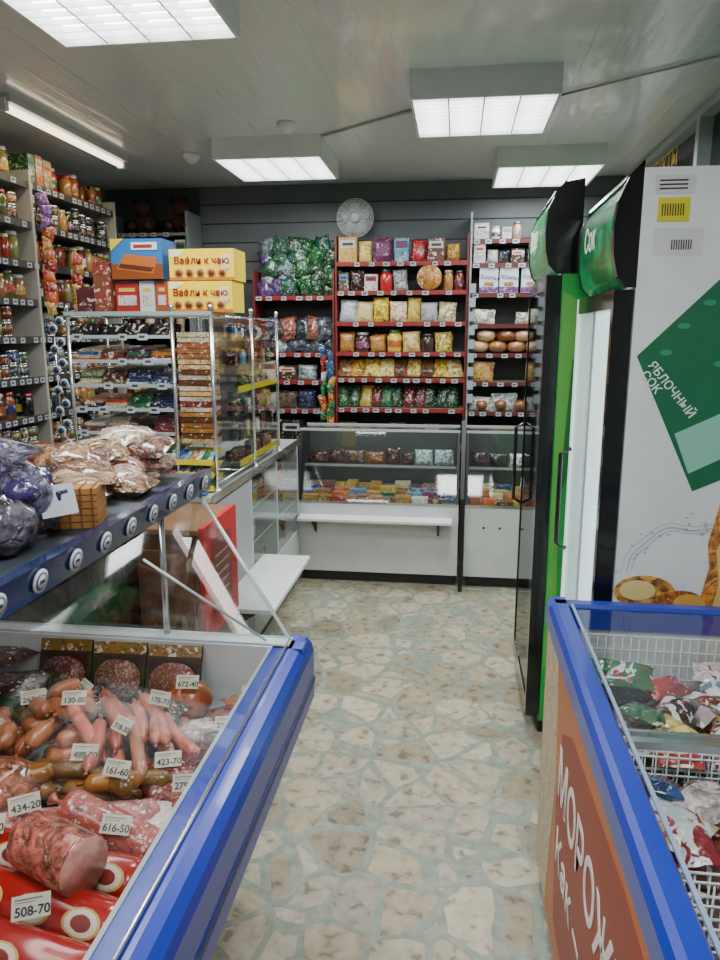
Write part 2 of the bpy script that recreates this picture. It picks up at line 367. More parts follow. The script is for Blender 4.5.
def tags(b,M,length,z,step=.09,col=C('b0b4b8')):
    x=.03
    while x<length-.03:
        if R.random()<.85:
            w=R.uniform(.034,.044)
            b.bx(x-w/2,x+w/2,-.006,-.004,z-.015,z+.011,'paint',col,M)
            b.bx(x-w*.32,x+w*.25,-.0068,-.006,z-.006,z+.004,'paint',C('40404a'),M)
        x+=step*R.uniform(.8,1.3)

# ---------------------------------------------------------------- left wall shelving
ML=Matrix(((0,-1,0,-2.2),(1,0,0,2.3),(0,0,1,0),(0,0,0,1)))
lev=[.35,.6,.80,.98,1.17,1.37,1.58,1.77,1.96,2.16,2.36]
b=B('wall_shelving_unit'); g=B('jars_and_cans')
b.bx(-2.54,-2.53,2.3,4.62,.05,2.5,'paint',C('2e2824'))
for y in (2.3,3.66,4.6): b.bx(-2.53,-2.19,y,y+.02,0,2.42,'paint',C('aca89c')); 
for z in lev:
    b.bx(-2.53,-2.2,2.32,4.6,z-.018,z,'paint',C('8c887c')); b.bx(-2.203,-2.197,2.32,4.6,z-.03,z+.006,'paint',C('3a3836')); tags(b,ML,2.3,z-.012,.07)
b.build()
kinds=[(['bottle'],['jar']),(['jar'],['jar']),(['can'],['can']),(['can'],['can','jar']),(['jar'],['jar','dark']),(['can'],['can','jar']),(['can'],['jar','can']),(['jar'],['jar','tea']),(['jar'],['jar']),(['jar','can'],['jar','dark']),(['jar','jar','box'],['jar','bright'])]
for z,(k,p) in zip(lev,kinds):
    if z<.9: continue
    for off,ln in ((.02,1.33),(1.385,.91)):
        fill(g,ML@T(off,0,0),ln,z+.001,.3,.165,k,p,(.062,.085),.95,2)
g.build()

# ---------------------------------------------------------------- back-left corner shelf
b=B('corner_shelf'); g=B('bottles_and_boxes')
MB=T(-2.42,4.98,0)
b.bx(-2.42,-1.86,5.235,5.245,.05,2.4,'paint',C('24282a'))
for x in(-2.44,-1.86): b.bx(x,x+.02,4.97,5.235,0,2.42,'paint',C('7c8082'))
for z in (1.1,1.35,1.6,1.85,2.08,2.28):
    b.bx(-2.42,-1.86,4.98,5.235,z-.018,z,'paint',C('808280')); tags(b,MB,.56,z-.01,.08)
    if z<2.2: fill(g,MB,.56,z+.001,.2,.19,['box','bottle','bag'],['dark','dark','white','choc'],(.06,.1),.95)
b.build(); g.build()
b=B('plush_toy')
for dx,sc in ((0,1),(.17,.85)):
    cx=-2.2+dx*1.6
    b.blob(Vector((cx,5.08,2.35)),(.085*sc,.06,.07),None,'matte',C('3a1c1c')); b.blob(Vector((cx,5.05,2.45)),(.06*sc,.05,.055),None,'matte',C('4a2420'))
    for s in(-1,1): b.blob(Vector((cx+s*.045,5.05,2.5)),(.02,.012,.02),None,'matte',C('2a1414')); b.blob(Vector((cx+s*.06,5.0,2.33)),(.025,.04,.025),None,'matte',C('4a2420'))
b.build()

# ---------------------------------------------------------------- back shelving
b=B('back_shelving_unit'); g=B('packaged_groceries')
EDGE=C('8a1c1c')
def section(x0,x1,levels,edge,yf=4.95):
    b.bx(x0,x1,5.215,5.224,.05,levels[-1]+.02,'paint',C('2c2628'))
    for x in (x0-.012,x1): b.bx(x,x+.012,yf,5.215,0,levels[-1]+.17,'paint',C('701c1c') if edge==EDGE else C('9a9a9a'))
    M=T(x0,yf,0)
    for z in levels:
        b.bx(x0,x1,yf+.004,5.215,z-.016,z,'paint',C('a09890')); b.bx(x0,x1,yf,yf+.004,z-.026,z+.002,'paint',edge); tags(b,M,x1-x0,z-.014,.085)
    return M
Mm=section(-.81,.055,[.55,.82,1.094,1.30,1.476,1.676,1.88,2.067],EDGE)
fill(g,Mm,.865,2.068,.24,.185,['bag','box','bag'],['pasta','bright','tea'],(.08,.14),1,1,.6)
fill(g,Mm,.54,1.881,.24,.165,['jar','box','bag'],['dark','bright','white'],(.065,.11),1,1,.65)
fill(g,Mm@T(.70,0,0),.165,1.881,.24,.165,['jar'],['dark','jar'],(.065,.075))
g.lathe([(.078,0),(.083,.005),(.083,.03),(.078,.035)],T(-.19,4.985,1.964,rx=H),20,'print',C('b87828'))
fill(g,Mm,.865,1.677,.24,.18,['bag','bag'],['pasta','pasta','white'],(.08,.13),1,2,.65)
fill(g,Mm,.865,1.477,.24,.18,['bag','jar','bag'],['pasta','white','pasta','dark'],(.07,.12),1,2,.65)
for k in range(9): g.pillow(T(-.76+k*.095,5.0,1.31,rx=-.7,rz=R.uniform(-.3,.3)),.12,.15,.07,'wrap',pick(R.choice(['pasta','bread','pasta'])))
for k in range(11): g.pillow(T(-.77+k*.075,5.0,1.10,rx=-.45,rz=R.uniform(-.3,.3)),.09,.16,.06,'bagprint',pick(R.choice(['tea','tea','tea','bread'])))
fill(g,Mm,.865,.821,.24,.2,['bag','box'],['dark','bread','bright'],(.09,.12))
Ml=section(-1.38,-.84,[.55,.82,1.08,1.28,1.47,1.85],EDGE)
for z,h in((1.28,.16),(1.08,.16),(.82,.2)): fill(g,Ml,.54,z+.001,.24,h,['bag','bag','box'],['dark','dark','white','choc'],(.1,.15),1,2,.6)
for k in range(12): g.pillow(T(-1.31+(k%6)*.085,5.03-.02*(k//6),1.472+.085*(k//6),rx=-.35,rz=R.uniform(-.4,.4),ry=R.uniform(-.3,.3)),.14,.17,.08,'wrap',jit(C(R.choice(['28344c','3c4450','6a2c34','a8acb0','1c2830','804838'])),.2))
Mr=section(.085,1.02,[.55,.82,1.08,1.28,1.47,1.66,1.86,2.05,2.2],C('5c2020'))
fill(g,Mr,.93,2.201,.24,.12,['jar','box'],['white','bread','bright'],(.06,.1),.9,1,.6)
fill(g,Mr,.93,2.051,.24,.13,['box','bag'],['white','pasta','dark'],(.07,.11),.8,1,.6)
fill(g,Mr,.93,1.661,.24,.12,['bag'],['bread','white'],(.12,.16),.5)
fill(g,Mr,.93,1.281,.24,.15,['bag'],['white','white','pasta'],(.13,.17),.6,1,.5)
fill(g,Mr,.93,1.081,.24,.14,['bag','box'],['white','bread'],(.12,.17),.8,1,.5)
fill(g,Mr,.93,.821,.24,.2,['bag'],['dark','bread'],(.12,.17),.9)
b.build(); g.build()
g=B('bread_loaves')
for k in range(11): g.blob(Vector((.15+(k%6)*.125+(k//6)*.05,5.03,1.472+.042+(k//6)*.07)),(.068,.09,.04),Euler((0,0,R.uniform(-.3,.3))).to_matrix().to_4x4(),'film',jit(C(R.choice(['946034','7a4824','a07040','c8a078'])),.15),.04,12,.8)
for k in range(5): g.blob(Vector((.18+k*.13,5.03,1.072+.05)),(.05,.09,.04),None,'film',jit(C('80502c'),.15),.04,12,.8)
g.build()
g=B('cereal_box')
for x in (.14,.27,.41): 
    g.bx(x,x+.12,4.96,5.02,1.862,2.03,'paint',C('d8dade')); g.bx(x+.0,x+.12,4.958,4.96,1.865,1.9,'print',C('6c3c80')); g.bx(x+.03,x+.09,4.958,4.96,1.905,1.93,'print',C('b07030'))
ob=g.build()
for x in (.145,.275,.415): text('lettering','Хлопья',(x,4.957,1.955),(H,.12,0),.036,C('2040a0'),ob)
g=B('net_bags_of_candy')
for k in range(30):
    x=-1.30+(k%6)*.082; z=1.852+(k//6)*.068
    left=(k%6)<2
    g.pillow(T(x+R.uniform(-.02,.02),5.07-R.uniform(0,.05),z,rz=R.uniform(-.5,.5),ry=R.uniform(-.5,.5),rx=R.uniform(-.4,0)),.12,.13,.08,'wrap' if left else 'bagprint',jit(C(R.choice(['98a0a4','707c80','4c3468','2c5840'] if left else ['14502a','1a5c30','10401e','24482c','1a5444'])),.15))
g.build()

# wall fan
b=B('wall_fan')
cx,cz=-.705,2.37; yy=5.1
for r in (.125,.115,.105,.095,.085,.075,.065,.055,.045): 
    b.tube([(cx+r*math.cos(2*math.pi*i/28),yy+(.125-r)*-.15,cz+r*math.sin(2*math.pi*i/28)) for i in range(29)],.0022,5,'paint',WHITE)
for k in range(20):
    a=2*math.pi*k/20; b.tube([(cx+.02*math.cos(a),yy-.016,cz+.02*math.sin(a)),(cx+.125*math.cos(a),yy,cz+.125*math.sin(a))],.0016,4,'paint',WHITE)
b.lathe([(.035,0),(.032,.02),(.01,.03)],T(cx,yy,cz,rx=H),16,'paint',WHITE)
for k in range(5):
    a=k*2*math.pi/5+.4; b.blob(Vector((cx+.055*math.cos(a),yy+.015,cz+.055*math.sin(a))),(.05,.006,.036),Euler((0,-a,0)).to_matrix().to_4x4(),'gloss',C('a8b0b4'),0)
b.lathe([(.04,0),(.035,.06),(.03,.09)],T(cx,yy+.11,cz,rx=H),14,'paint',OFF)
b.bx(cx-.03,cx+.03,5.2,5.227,cz-.08,cz+.05,'paint',OFF); b.tube([(cx,5.215,cz-.05),(cx,5.21,cz-.14)],.006,6,'paint',OFF)
b.build()

# ---------------------------------------------------------------- back display counter
def display_counter(x0,x1,foot=True):
    b=B('glass_display_counter')
    yf,yb=4.45,4.84
    b.bx(x0+.02,x1-.02,yf+.04,yb-.02,0,.075,'paint',C('26282a'))
    b.bx(x0,x1,yf,yb,.075,.53,'paint',C('d0d2d0'))
    b.bx(x0,x1,yf-.004,yf,.53,.545,'chrome',(.7,.7,.7))
    b.bx(x0+.01,x1-.01,yb-.015,yb,.53,.96,'paint',C('4a5050'))
    b.bx(x0+.016,x1-.016,yf+.01,yb-.02,.53,.532,'paint',C('606460'))
    for x in (x0,x1-.016): b.prism([(yf,.53),(yb,.53),(yb,.985),(yf+.15,.985)],'x',x,x+.016,'paint',C('26282c'))
    b.add([(x0+.016,yf+.002,.545),(x1-.016,yf+.002,.545),(x1-.016,yf+.15,.985),(x0+.016,yf+.15,.985)],[(0,1,2,3)],'lidglass',(1,1,1))
    b.bx(x0,x1,yf+.145,yb,.985,.992,'glass',(1,1,1)); b.bx(x0,x1,yf+.14,yf+.15,.98,.995,'paint',C('b8bcba'))
    b.bx(x0,x1,yb-.02,yb,.98,1.0,'paint',C('a8acaa'))
    b.bx(x0+.02,x1-.02,yf+.2,yb-.02,.74,.747,'glass',(1,1,1))
    b.bx(x0+.02,x1-.02,yf+.2,yf+.203,.735,.752,'paint',C('9aa09c'))
    if foot:
        b.bx(x0+.03,x1-.04,yf-.13,yf,.44,.455,'paint',C('e4e6e6'))
        for x in (x0+.12,x1-.13):
            b.prism([(yf,.44),(yf-.12,.44),(yf-.12,.43),(yf-.012,.345),(yf,.335)],'x',x,x+.012,'paint',BLACK)
    else:
        for k in range(2): b.lathe([(.008,0),(.008,.004)],T(x0+.12+k*.1,yf,.4,rx=H),10,'paint',BLACK)
    b.build()
    g=B('chilled_packages')
    M=T(x0+.03,yf+.03,0)
    x=0; L=x1-x0-.08
    for row in range(4):
        x=0
        while x<L-.08:
            w=R.uniform(.06,.12); h=R.uniform(.03,.055)+row*.012
            g.bx(0,w*.95,0,.07,0,h,'print',pick(R.choice(['bright','pasta','bright','bread'])),M@T(x,row*.08,.5325)); x+=w
    x=0
    while x<L-.08:
        w=R.uniform(.08,.13); g.pillow(M@T(x+w/2,.23,.748,rx=-.2),w,R.uniform(.06,.12),.05,'wrap',pick(R.choice(['bread','white','dark','dark']))); x+=w*1.1
    g.build()
display_counter(-1.0,.04); display_counter(.08,1.03,False)
b=B('counter_divider_post')
b.bx(.048,.072,4.36,4.84,0,.02,'paint',BLACK); b.bx(.048,.072,4.36,4.385,.02,.6,'paint',BLACK); b.prism([(4.36,.6),(4.385,.6),(4.61,1.06),(4.585,1.06)],'x',.048,.072,'paint',BLACK); b.build()

# ---------------------------------------------------------------- side counter
b=B('service_counter')
xf=-.98
b.bx(-1.66,xf-.02,2.78,4.4,0,.06,'paint',C('303234'))
b.bx(-1.5,xf,3.35,4.42,.06,.36,'paint',C('d0d2d0')); b.bx(-1.66,xf,2.78,3.35,.06,.9,'paint',C('a8adad'))
b.bx(-1.5,-1.48,3.35,4.42,.36,.92,'paint',C('808888'))
for y in (3.35,3.86,4.4): b.bx(-1.5,xf,y,y+.018,.36,.92,'paint',C('c8cac8'))
for z in(.56,.74): b.bx(-1.48,xf-.01,3.37,4.4,z,z+.006,'glass',(1,1,1)); b.bx(xf-.012,xf-.008,3.37,4.4,z-.002,z+.008,'paint',C('a8c0b8'))
b.bx(xf-.004,xf-.001,3.37,4.4,.37,.91,'lidglass',(1,1,1))
b.bx(-1.66,xf+.01,2.76,4.42,.92,.945,'paint',C('a8acaa')); 
b.bx(xf+.004,xf+.012,2.76,4.42,.915,.95,'chrome',(.6,.6,.6))
b.bx(xf,xf+.25,2.78,3.55,.44,.46,'paint',C('e0e2e2')); 
for y in (2.9,3.4): b.prism([(xf,.44),(xf+.2,.44),(xf+.2,.43),(xf,.3)],'y',y,y+.012,'paint',BLACK)
b.build(bevel=.002)
g=B('boxed_sweets')
Mc=Matrix(((0,-1,0,xf-.03),(1,0,0,3.4),(0,0,1,0),(0,0,0,1)))
for z in (.361,.567,.747): fill(g,Mc,.44,z,.3,.12,['box','bag'],['bright','choc','white'],(.06,.1),.9,2); fill(g,Mc@T(.5,0,0),.46,z,.3,.12,['box','bag'],['bright','choc','white'],(.06,.1),.9,2)
g.build()
b=B('wooden_cabinet')
b.bx(-1.12,-.88,2.36,2.74,.02,.9,'wood',C('74482c')); b.bx(-1.13,-.87,2.35,2.75,.9,.92,'wood',C('9a6c4a'))
for x in(-1.11,-.92): b.bx(x,x+.03,2.37,2.4,0,.02,'paint',BLACK); b.bx(x,x+.03,2.7,2.73,0,.02,'paint',BLACK)
b.bx(-1.1,-.91,2.352,2.36,.06,.84,'wood',C('805230'))
b.bx(-.96,-.94,2.342,2.352,.5,.6,'chrome',(.6,.6,.6))
b.build(bevel=.002)
b=B('red_notice_board')
b.bx(-.88,-.862,2.34,2.72,.5,.93,'paint',C('d01818')); b.bx(-.862,-.860,2.42,2.64,.56,.86,'paint',C('8c3830')); 
for k in range(6): b.bx(-.860,-.8595,2.45,2.6,.6+k*.038,.606+k*.038,'paint',C('c8b8a8'))
b.build()
b=B('granite_side_cabinet')
b.bx(-1.9,-1.16,2.1,2.72,.06,.88,'granite'); b.bx(-1.88,-1.18,2.14,2.7,0,.06,'paint',BLACK); b.bx(-1.92,-1.15,2.08,2.74,.88,.905,'granite')
b.bx(-1.53,-1.525,2.096,2.1,.1,.85,'paint',BLACK); b.bx(-1.5,-1.48,2.085,2.1,.5,.62,'chrome',(.6,.6,.6)); b.build()

# ---------------------------------------------------------------- sweets rack
b=B('confectionery_rack'); g=B('chocolate_bars_and_gum')
z0=.946; zt=1.69
for (x,y) in ((-1.6,2.87),(-1.15,2.87),(-.985,2.87),(-1.6,3.2),(-.985,3.45),(-.985,3.95),(-1.15,3.2)):
    b.tube([(x,y,z0),(x,y,zt)],.009,8,'chrome',(.75,.77,.78)); b.lathe([(.02,0),(.02,.008),(.01,.012)],T(x,y,z0),10,'chrome',(.7,.7,.7)); b.lathe([(.012,0),(.012,.02),(.006,.026)],T(x,y,zt),8,'chrome',(.7,.7,.7))
for (p,q) in (((-1.6,2.87),(-.985,2.87)),((-.985,2.87),(-.985,3.95)),((-1.6,2.87),(-1.6,3.2)),((-1.6,3.2),(-.985,3.2))):
    for z in (z0+.03,zt-.02): b.tube([(*p,z),(*q,z)],.005,6,'chrome',(.75,.77,.78))
b.bx(-1.61,-.98,2.86,3.21,zt-.014,zt-.006,'glass',(1,1,1))
b.bx(-1.61,-.98,2.86,2.864,zt-.018,zt-.002,'paint',C('98a8a4'))
b.bx(-.983,-.98,2.88,3.94,z0+.04,zt-.03,'glass',(1,1,1))
Mk=T(-1.59,2.87,0)
nl=7
for k in range(nl):
    z=z0+.04+k*.1
    b.bx(-1.595,-1.16,2.875,3.19,z-.004,z,'glass',(1,1,1)); b.bx(-1.595,-1.16,2.868,2.872,z-.006,z+.008,'paint',C('a0aca8')); 
    for c in range(4):
        xx=-1.585+c*.107
        n=R.randint(3,5); pal=R.choice(['choc','choc','bright','choc']) 
        col=pick(pal)
        for q in range(n):
            cc=jit(col,.2) if R.random()<.8 else pick('bright')
            if k==nl-1: g.bx(0,.095,0,.012,0,.07,'print',jit(C('201c24'),.4),T(xx,2.90+q*.03,z+.001,rx=-.7,rz=R.uniform(-.2,.2)))
            else: g.bx(0,.095,0,.2,0,.012,'print',cc,T(xx+R.uniform(0,.006),2.885+q*.012,z+.001+q*.0125,rx=.06,rz=R.uniform(-.03,.03)))
    tags(b,Mk,.43,z+.002,.1)
for k in range(21):
    z=z0+.2+.001+k*.022
    g.bx(-.07,.07,-.055,.055,0,.018,'print',jit(C(R.choice(['5a3018','a8682c','c89860','742020','b8a488','98502a'])),.1),T(-1.07,2.945,z,rz=R.uniform(-.05,.05)))
b.bx(-1.145,-.99,2.88,3.15,z0+.19,z0+.2,'glass',(1,1,1))
for k in range(3):
    z=z0+.01+k*.055
    b.add([(-1.15,2.84,z),(-.99,2.84,z),(-.99,2.98,z+.05),(-1.15,2.98,z+.05)],[(0,1,2,3)],'paint',C('d8c420')); b.bx(-1.15,-.99,2.834,2.84,z-.003,z+.02,'paint',C('d8c420'))
    for q in range(6): g.bx(0,.022,0,.09,.002,.02,'print',pick('bright'),T(-1.145+q*.026,2.845,z,rx=.33))
Ms=Matrix(((0,-1,0,-.99),(1,0,0,3.22),(0,0,1,0),(0,0,0,1)))
for k in range(6):
    z=z0+.05+k*.115
    b.bx(-1.15,-.99,3.22,3.94,z-.004,z,'chrome',(.7,.72,.72)); 
    if k in (0,3): b.bx(-.992,-.986,3.22,3.94,z-.01,z+.02,'paint',C('d8c420'))
    fill(g,Ms,.7,z+.001,.12,.085,['box','bag','jar'],['bright','choc','dark'],(.035,.06),.85)
b.build(); g.build()
b=B('gum_dispenser_ring_tags')
for k in range(8):
    for j in range(2):
        b.lathe([(.02,0),(.02,.002)],T(-1.66+j*.03,2.86,1.62-k*.085+j*.03,rx=H),12,'paint',C('b0b4b8')); b.lathe([(.013,.002),(.013,.003)],T(-1.66+j*.03,2.86,1.62-k*.085+j*.03,rx=H),10,'paint',C('303850'))
b.tube([(-1.66,2.863,.946),(-1.66,2.863,1.7)],.004,6,'chrome',(.7,.7,.7)); b.tube([(-1.66,2.863,1.65),(-1.6,2.868,1.65)],.004,6,'chrome',(.7,.7,.7)); b.build()
b=B('receipt_papers'); b.bx(-1.2,-1.03,2.77,2.83,.946,.95,'paint',C('e8e8e4')); b.bx(-1.12,-1.0,2.765,2.8,.95,.956,'paint',C('2850a8')); b.build()

# boxes on rack
YEL=(1.0,.68,.01)
b=B('wafer_cake_box')
for k in range(2):
    z=zt-.004+k*.125; o=.01*k
    b.bx(-1.17+o,-.9+o,2.9,3.06,z,z+.122,'paint',YEL)
    b.bx(-1.17+o,-.9+o,2.899,2.9,z,z+.012,'paint',C('d07018'))
    for q in range(5): b.lathe([(.02,0),(.02,.001)],T(-1.13+o+q*.045,2.9,z+.03,rx=H),14,'paint',jit(C('d8a050'),.2)); b.lathe([(.012,.001),(.012,.002)],T(-1.13+o+q*.045,2.9,z+.03,rx=H),12,'paint',C('7a4018'))
    b.prism([(-1.165+o,z+.115),(-1.1+o,z+.118),(-1.13+o,z+.095),(-1.165+o,z+.09)],'y',2.898,2.9,'paint',C('f0e8d8'))
    b.blob(Vector((-.935+o,2.9,z+.07)),(.026,.002,.035),None,'paint',C('f0d8a0'),.1)
w=b.build()
for k in range(2): text('lettering','Вафли к чаю',(-1.15+.01*k,2.8965,zt+.06+k*.125),(H,0,0),.038,C('901414'),w,off=.02)
b=B('chocolate_cake_box')
z=zt+.13
b.bx(-1.42,-1.2,2.93,3.07,z,z+.16,'paint',C('2a70b0')); b.bx(-1.42,-1.2,2.928,2.93,z,z+.06,'paint',C('8a4418')); b.prism([(-1.4,z+.04),(-1.24,z+.02),(-1.22,z+.085),(-1.36,z+.1)],'y',2.926,2.928,'paint',C('b86428')); b.prism([(-1.39,z+.045),(-1.25,z+.028),(-1.235,z+.045),(-1.38,z+.062)],'y',2.925,2.926,'paint',C('5a2810'))
b.bx(-1.33,-1.22,2.926,2.928,z+.115,z+.145,'paint',C('e8e8e8')); b.bx(-1.32,-1.24,2.925,2.926,z+.122,z+.136,'paint',C('a03018'))
b.prism([(-1.42,z+.11),(-1.36,z+.16),(-1.42,z+.16)],'y',2.926,2.928,'paint',C('d8c020'))
b.build()
b=B('biscuit_boxes')
for (x0,x1,c,h) in ((-1.42,-1.32,'a02820',.125),(-1.315,-1.25,'c8c8c8',.128),(-1.245,-1.19,'a04828',.126)):
    z=zt-.004; b.bx(x0,x1,2.95,3.08,z,z+h,'paint',C(c)); b.bx(x0+.01,x1-.01,2.948,2.95,z+.03,z+.07,'print',C('c8c0b8')); b.bx(x0+.015,x1-.015,2.948,2.95,z+.085,z+.1,'paint',C('d0b050'))
b.bx(-1.50,-1.43,2.92,3.05,zt-.004,zt+.2,'print',C('8c3830')); 
b.bx(-1.595,-1.51,2.95,3.1,zt-.004,zt+.1,'print',C('5a2030'))
b.build()
b=B('small_snack_boxes')
for k in range(4): b.bx(-1.05,-.985,3.1,3.19,zt-.004+k*.04,zt+.034+k*.04,'print',C(['7a4820','503020','986838','3a2418'][k]))
b.build()
def strips(pos,n,cols,name='hanging_sachets',sc=1):
    b=B(name)
    for (x,y,z) in pos:
        b.tube([(x,y,z+.02),(x,y,z-n*.055*sc)],.002,4,'paint',DK); b.tube([(x,y,z+.02),(x-.04,y,z+.03)],.003,4,'chrome',(.6,.6,.6))
        for k in range(n):
            b.pillow(T(x,y,z-k*.055*sc-.055,rz=.9+R.uniform(-.4,.4),ry=R.uniform(-.3,.3)),.06*sc,.075*sc,.03,'bagprint',jit(C(R.choice(cols[:3] if k<3 else cols[3:])),.1),5)
    b.build()
strips([(-2.15,3.72,2.3)],11,['5a3470','74488c','6a3a80','a85020','982818','b88a30','c05a28'])
strips([(-2.12,3.95,2.02)],6,['982018','a83018','a86820','b08830'])
strips([(-.9,4.93,1.5),(-.85,4.92,1.46)],9,['901c18','284c80','a83028','b08828','c8c8c8','c06818','206838','a02828'])

# ---------------------------------------------------------------- meat counter
b=B('refrigerated_meat_counter')
X0,X1,Y0,Y1=-1.42,-.36,.0,1.78
b.bx(X0,X1-.3,Y0,Y1-.1,.0,.08,'paint',BLACK); b.prism([(X0,.08),(X1-.26,.08),(X1-.09,.56),(X1-.06,.62),(X0,.62)],'y',Y0,Y1-.03,'paint',C('b8bcba'))
BP=lambda a:[(a-.07,.60),(a-.012,.60),(a,.63),(a,.765),(a-.006,.785),(a-.02,.800),(a-.04,.806),(a-.09,.806),(a-.09,.60)]
b.prism(BP(X1),'y',Y0,Y1,'enamel',BLUE); b.prism(BP(Y1),'x',X0,X1-.012,'enamel',BLUE)
b.bx(X1-.002,X1+.003,Y0,Y1,.675,.69,'paint',C('0c1c60'))
b.bx(X0+.03,X1-.09,Y0,Y1-.09,.62,.66,'paint',C('a0a8ac'))
b.bx(X1-.098,X1-.09,Y0,Y1-.09,.66,.808,'paint',C('9aa4a8')); b.bx(X0+.03,X1-.09,Y1-.098,Y1-.09,.66,.81,'paint',C('d0d4d4'))
b.bx(X0,X1-.05,Y1-.08,Y1-.03,.806,.811,'paint',C('d8dcdc'))
b.bx(X0,X0+.03,Y0,Y1,.56,1.17,'paint',C('c8cecc'))
ZR=1.185
gx0,gz0,gx1,gz1=X1-.055,.808,-.72,ZR-.005
b.add([(gx0,Y0,gz0),(gx0,Y1-.04,gz0),(gx1,Y1+.12,gz1),(gx1,Y0,gz1)],[(0,1,2,3)],'lidglass',(1,1,1))
b.add([(gx0,Y1-.036,gz0),(gx1,Y1+.12,gz1),(X0+.02,Y1+.12,gz1),(X0+.02,Y1-.036,gz0)],[(0,1,2,3)],'guardglass',(1,1,1))
b.tube([(gx0,Y1-.04,gz0),(gx1,Y1+.12,gz1)],.0055,6,'gloss',C('d0dcd8')); b.tube([(gx0,Y0,gz0+.003),(gx0,Y1-.04,gz0+.003)],.004,6,'chrome',(.7,.7,.7))  # pale gloss tubes here and below paint highlights on the pane edges
b.tube([(gx0,Y1-.036,gz0+.003),(X0+.02,Y1-.036,gz0+.003)],.004,6,'gloss',C('d0dcd8'))
for yy in(.62,): b.tube([(gx0,yy,gz0),(gx1,yy,gz1)],.003,6,'gloss',C('b8c8c0'))
# second hinged pane standing slightly inside
b.add([(-.47,1.70,.82),(-.66,1.42,1.12),(-.74,1.42,1.17),(-1.0,1.70,1.17),(-1.0,1.70,.82)],[(0,1,2,3,4)],'glass',(1,1,1))
b.tube([(-.47,1.70,.82),(-.66,1.42,1.12)],.003,6,'gloss',C('d0dcd8'))
# top shelf with tag rail
b.bx(X0+.05,-.70,Y0,1.93,ZR,ZR+.025,'paint',C('3a4048')); b.prism([(-.70,ZR-.018),(-.685,ZR-.018),(-.675,ZR+.04),(-.70,ZR+.04)],'y',Y0,1.93,'gloss',C('16224a'))
b.bx(X0,X0+.05,Y0,1.93,1.0,ZR+.025,'paint',C('26304a'))
for yy in (Y1-.05,): b.tube([(-.75,yy,.81),(-.75,yy,ZR)],.009,8,'chrome',(.7,.7,.7))
for k in range(12):
    yy=.6+k*.115
    M=T(-.6765,yy,ZR+.012,rz=H,rx=H+.17)
    b.lathe([(.021,0),(.021,.003)],M,16,'paint',C('c8ccd0')); b.lathe([(.016,.003),(.016,.004)],M,14,'paint',C('4a5470')); b.lathe([(.012,.004),(.012,.005)],M,12,'paint',C('c8ccd0')); b.bx(-.007,.007,-.003,.003,.005,.0055,'paint',DK,M)
b.tube([(-.85,.3,ZR-.015),(-.85,1.65,ZR-.015)],.011,8,'case_fill_tube')  # unseen tube added under the shelf to brighten the meat
ob=b.build()
area('case_fill_lamp',(-.80,.98,1.15),.05,1.35,2.8,(1,.9,.87),ob)  # fill light added along with the tube above the tray
ZT=.661
def sausage(b,p0,p1,r,bend=0,lift=0,mat='meat',col=(.6,.2,.15),n=10):
    p0=Vector(p0);p1=Vector(p1); d=p1-p0; s=Vector((-d.y,d.x,0)); s.normalize()
    pts=[];rad=[]
    K=10
    for k in range(K+1):
        t=k/K; e=min(t,1-t)*d.length
        pts.append(p0+d*t+s*bend*math.sin(math.pi*t)+Vector((0,0,lift*math.sin(math.pi*t))))
        rad.append(r*(math.sqrt(max(.02,1-(1-min(1,e/r))**2))))
    b.tube(pts,rad,n,mat,col)
    for q,sg in ((p0,-1),(p1,1)): b.tube([q,q+d.normalized()*sg*.012],[.003,.005],5,mat,tuple(v*.7 for v in col))
g=B('wiener_sausages')
for k in range(20):
    a=R.uniform(-.35,.25)+2.25; cx=-.68+R.uniform(-.12,.12); cy=1.38+R.uniform(-.12,.12); L=R.uniform(.09,.12)
    z=ZT+.018+(k//6)*.026
    sausage(g,(cx-math.cos(a)*L,cy-math.sin(a)*L,z),(cx+math.cos(a)*L,cy+math.sin(a)*L,z+R.uniform(0,.015)),.0145,R.uniform(-.012,.012),0,'meat',jit(C(R.choice(['c46a56','c87c66','b85c48','c4826a'])),.1))
g.build()
g=B('short_sausages')
for k in range(30):
    a=R.uniform(0,3.1); cx=-.90+R.uniform(-.14,.1); cy=1.38+R.uniform(-.14,.14); L=R.uniform(.035,.05)
    z=ZT+.022+(k//10)*.034
    sausage(g,(cx-math.cos(a)*L,cy-math.sin(a)*L,z),(cx+math.cos(a)*L,cy+math.sin(a)*L,z),.021,R.uniform(-.008,.008),0,'meat',jit(C(R.choice(['b46a48','a4583c','bc7a54','ac6848'])),.1))
g.build()
g=B('smoked_sausages')
for k in range(15):
    a=R.uniform(-.4,.5); cx=-.73+R.uniform(-.11,.12); cy=1.215+R.uniform(-.05,.05); L=R.uniform(.05,.07); z=ZT+.02+(k//5)*.03
    sausage(g,(cx-math.cos(a)*L,cy-math.sin(a)*L,z),(cx+math.cos(a)*L,cy+math.sin(a)*L,z),.018,R.uniform(-.01,.01),0,'meat',jit(C(R.choice(['8c5c24','785a24','986828','6c4a1c'])),.1))
g.build()
g=B('ham_roast')
g.blob(Vector((-.88,1.15,ZT+.06)),(.1,.08,.06),Euler((0,0,.4)).to_matrix().to_4x4(),'wrap',C('8c4c30'),.06,18)
g.tube([(-.96,1.11,ZT+.085),(-.985,1.095,ZT+.1)],[.012,.02],8,'film',C('b87a60'))
g.build()
g=B('round_ham')
g.blob(Vector((-.635,1.57,ZT+.05)),(.06,.058,.052),None,'meat',C('a04e28'),.04,16); g.tube([(-.635,1.57,ZT+.095),(-.635,1.57,ZT+.115)],[.008,.016],6,'film',C('c08060')); g.build()
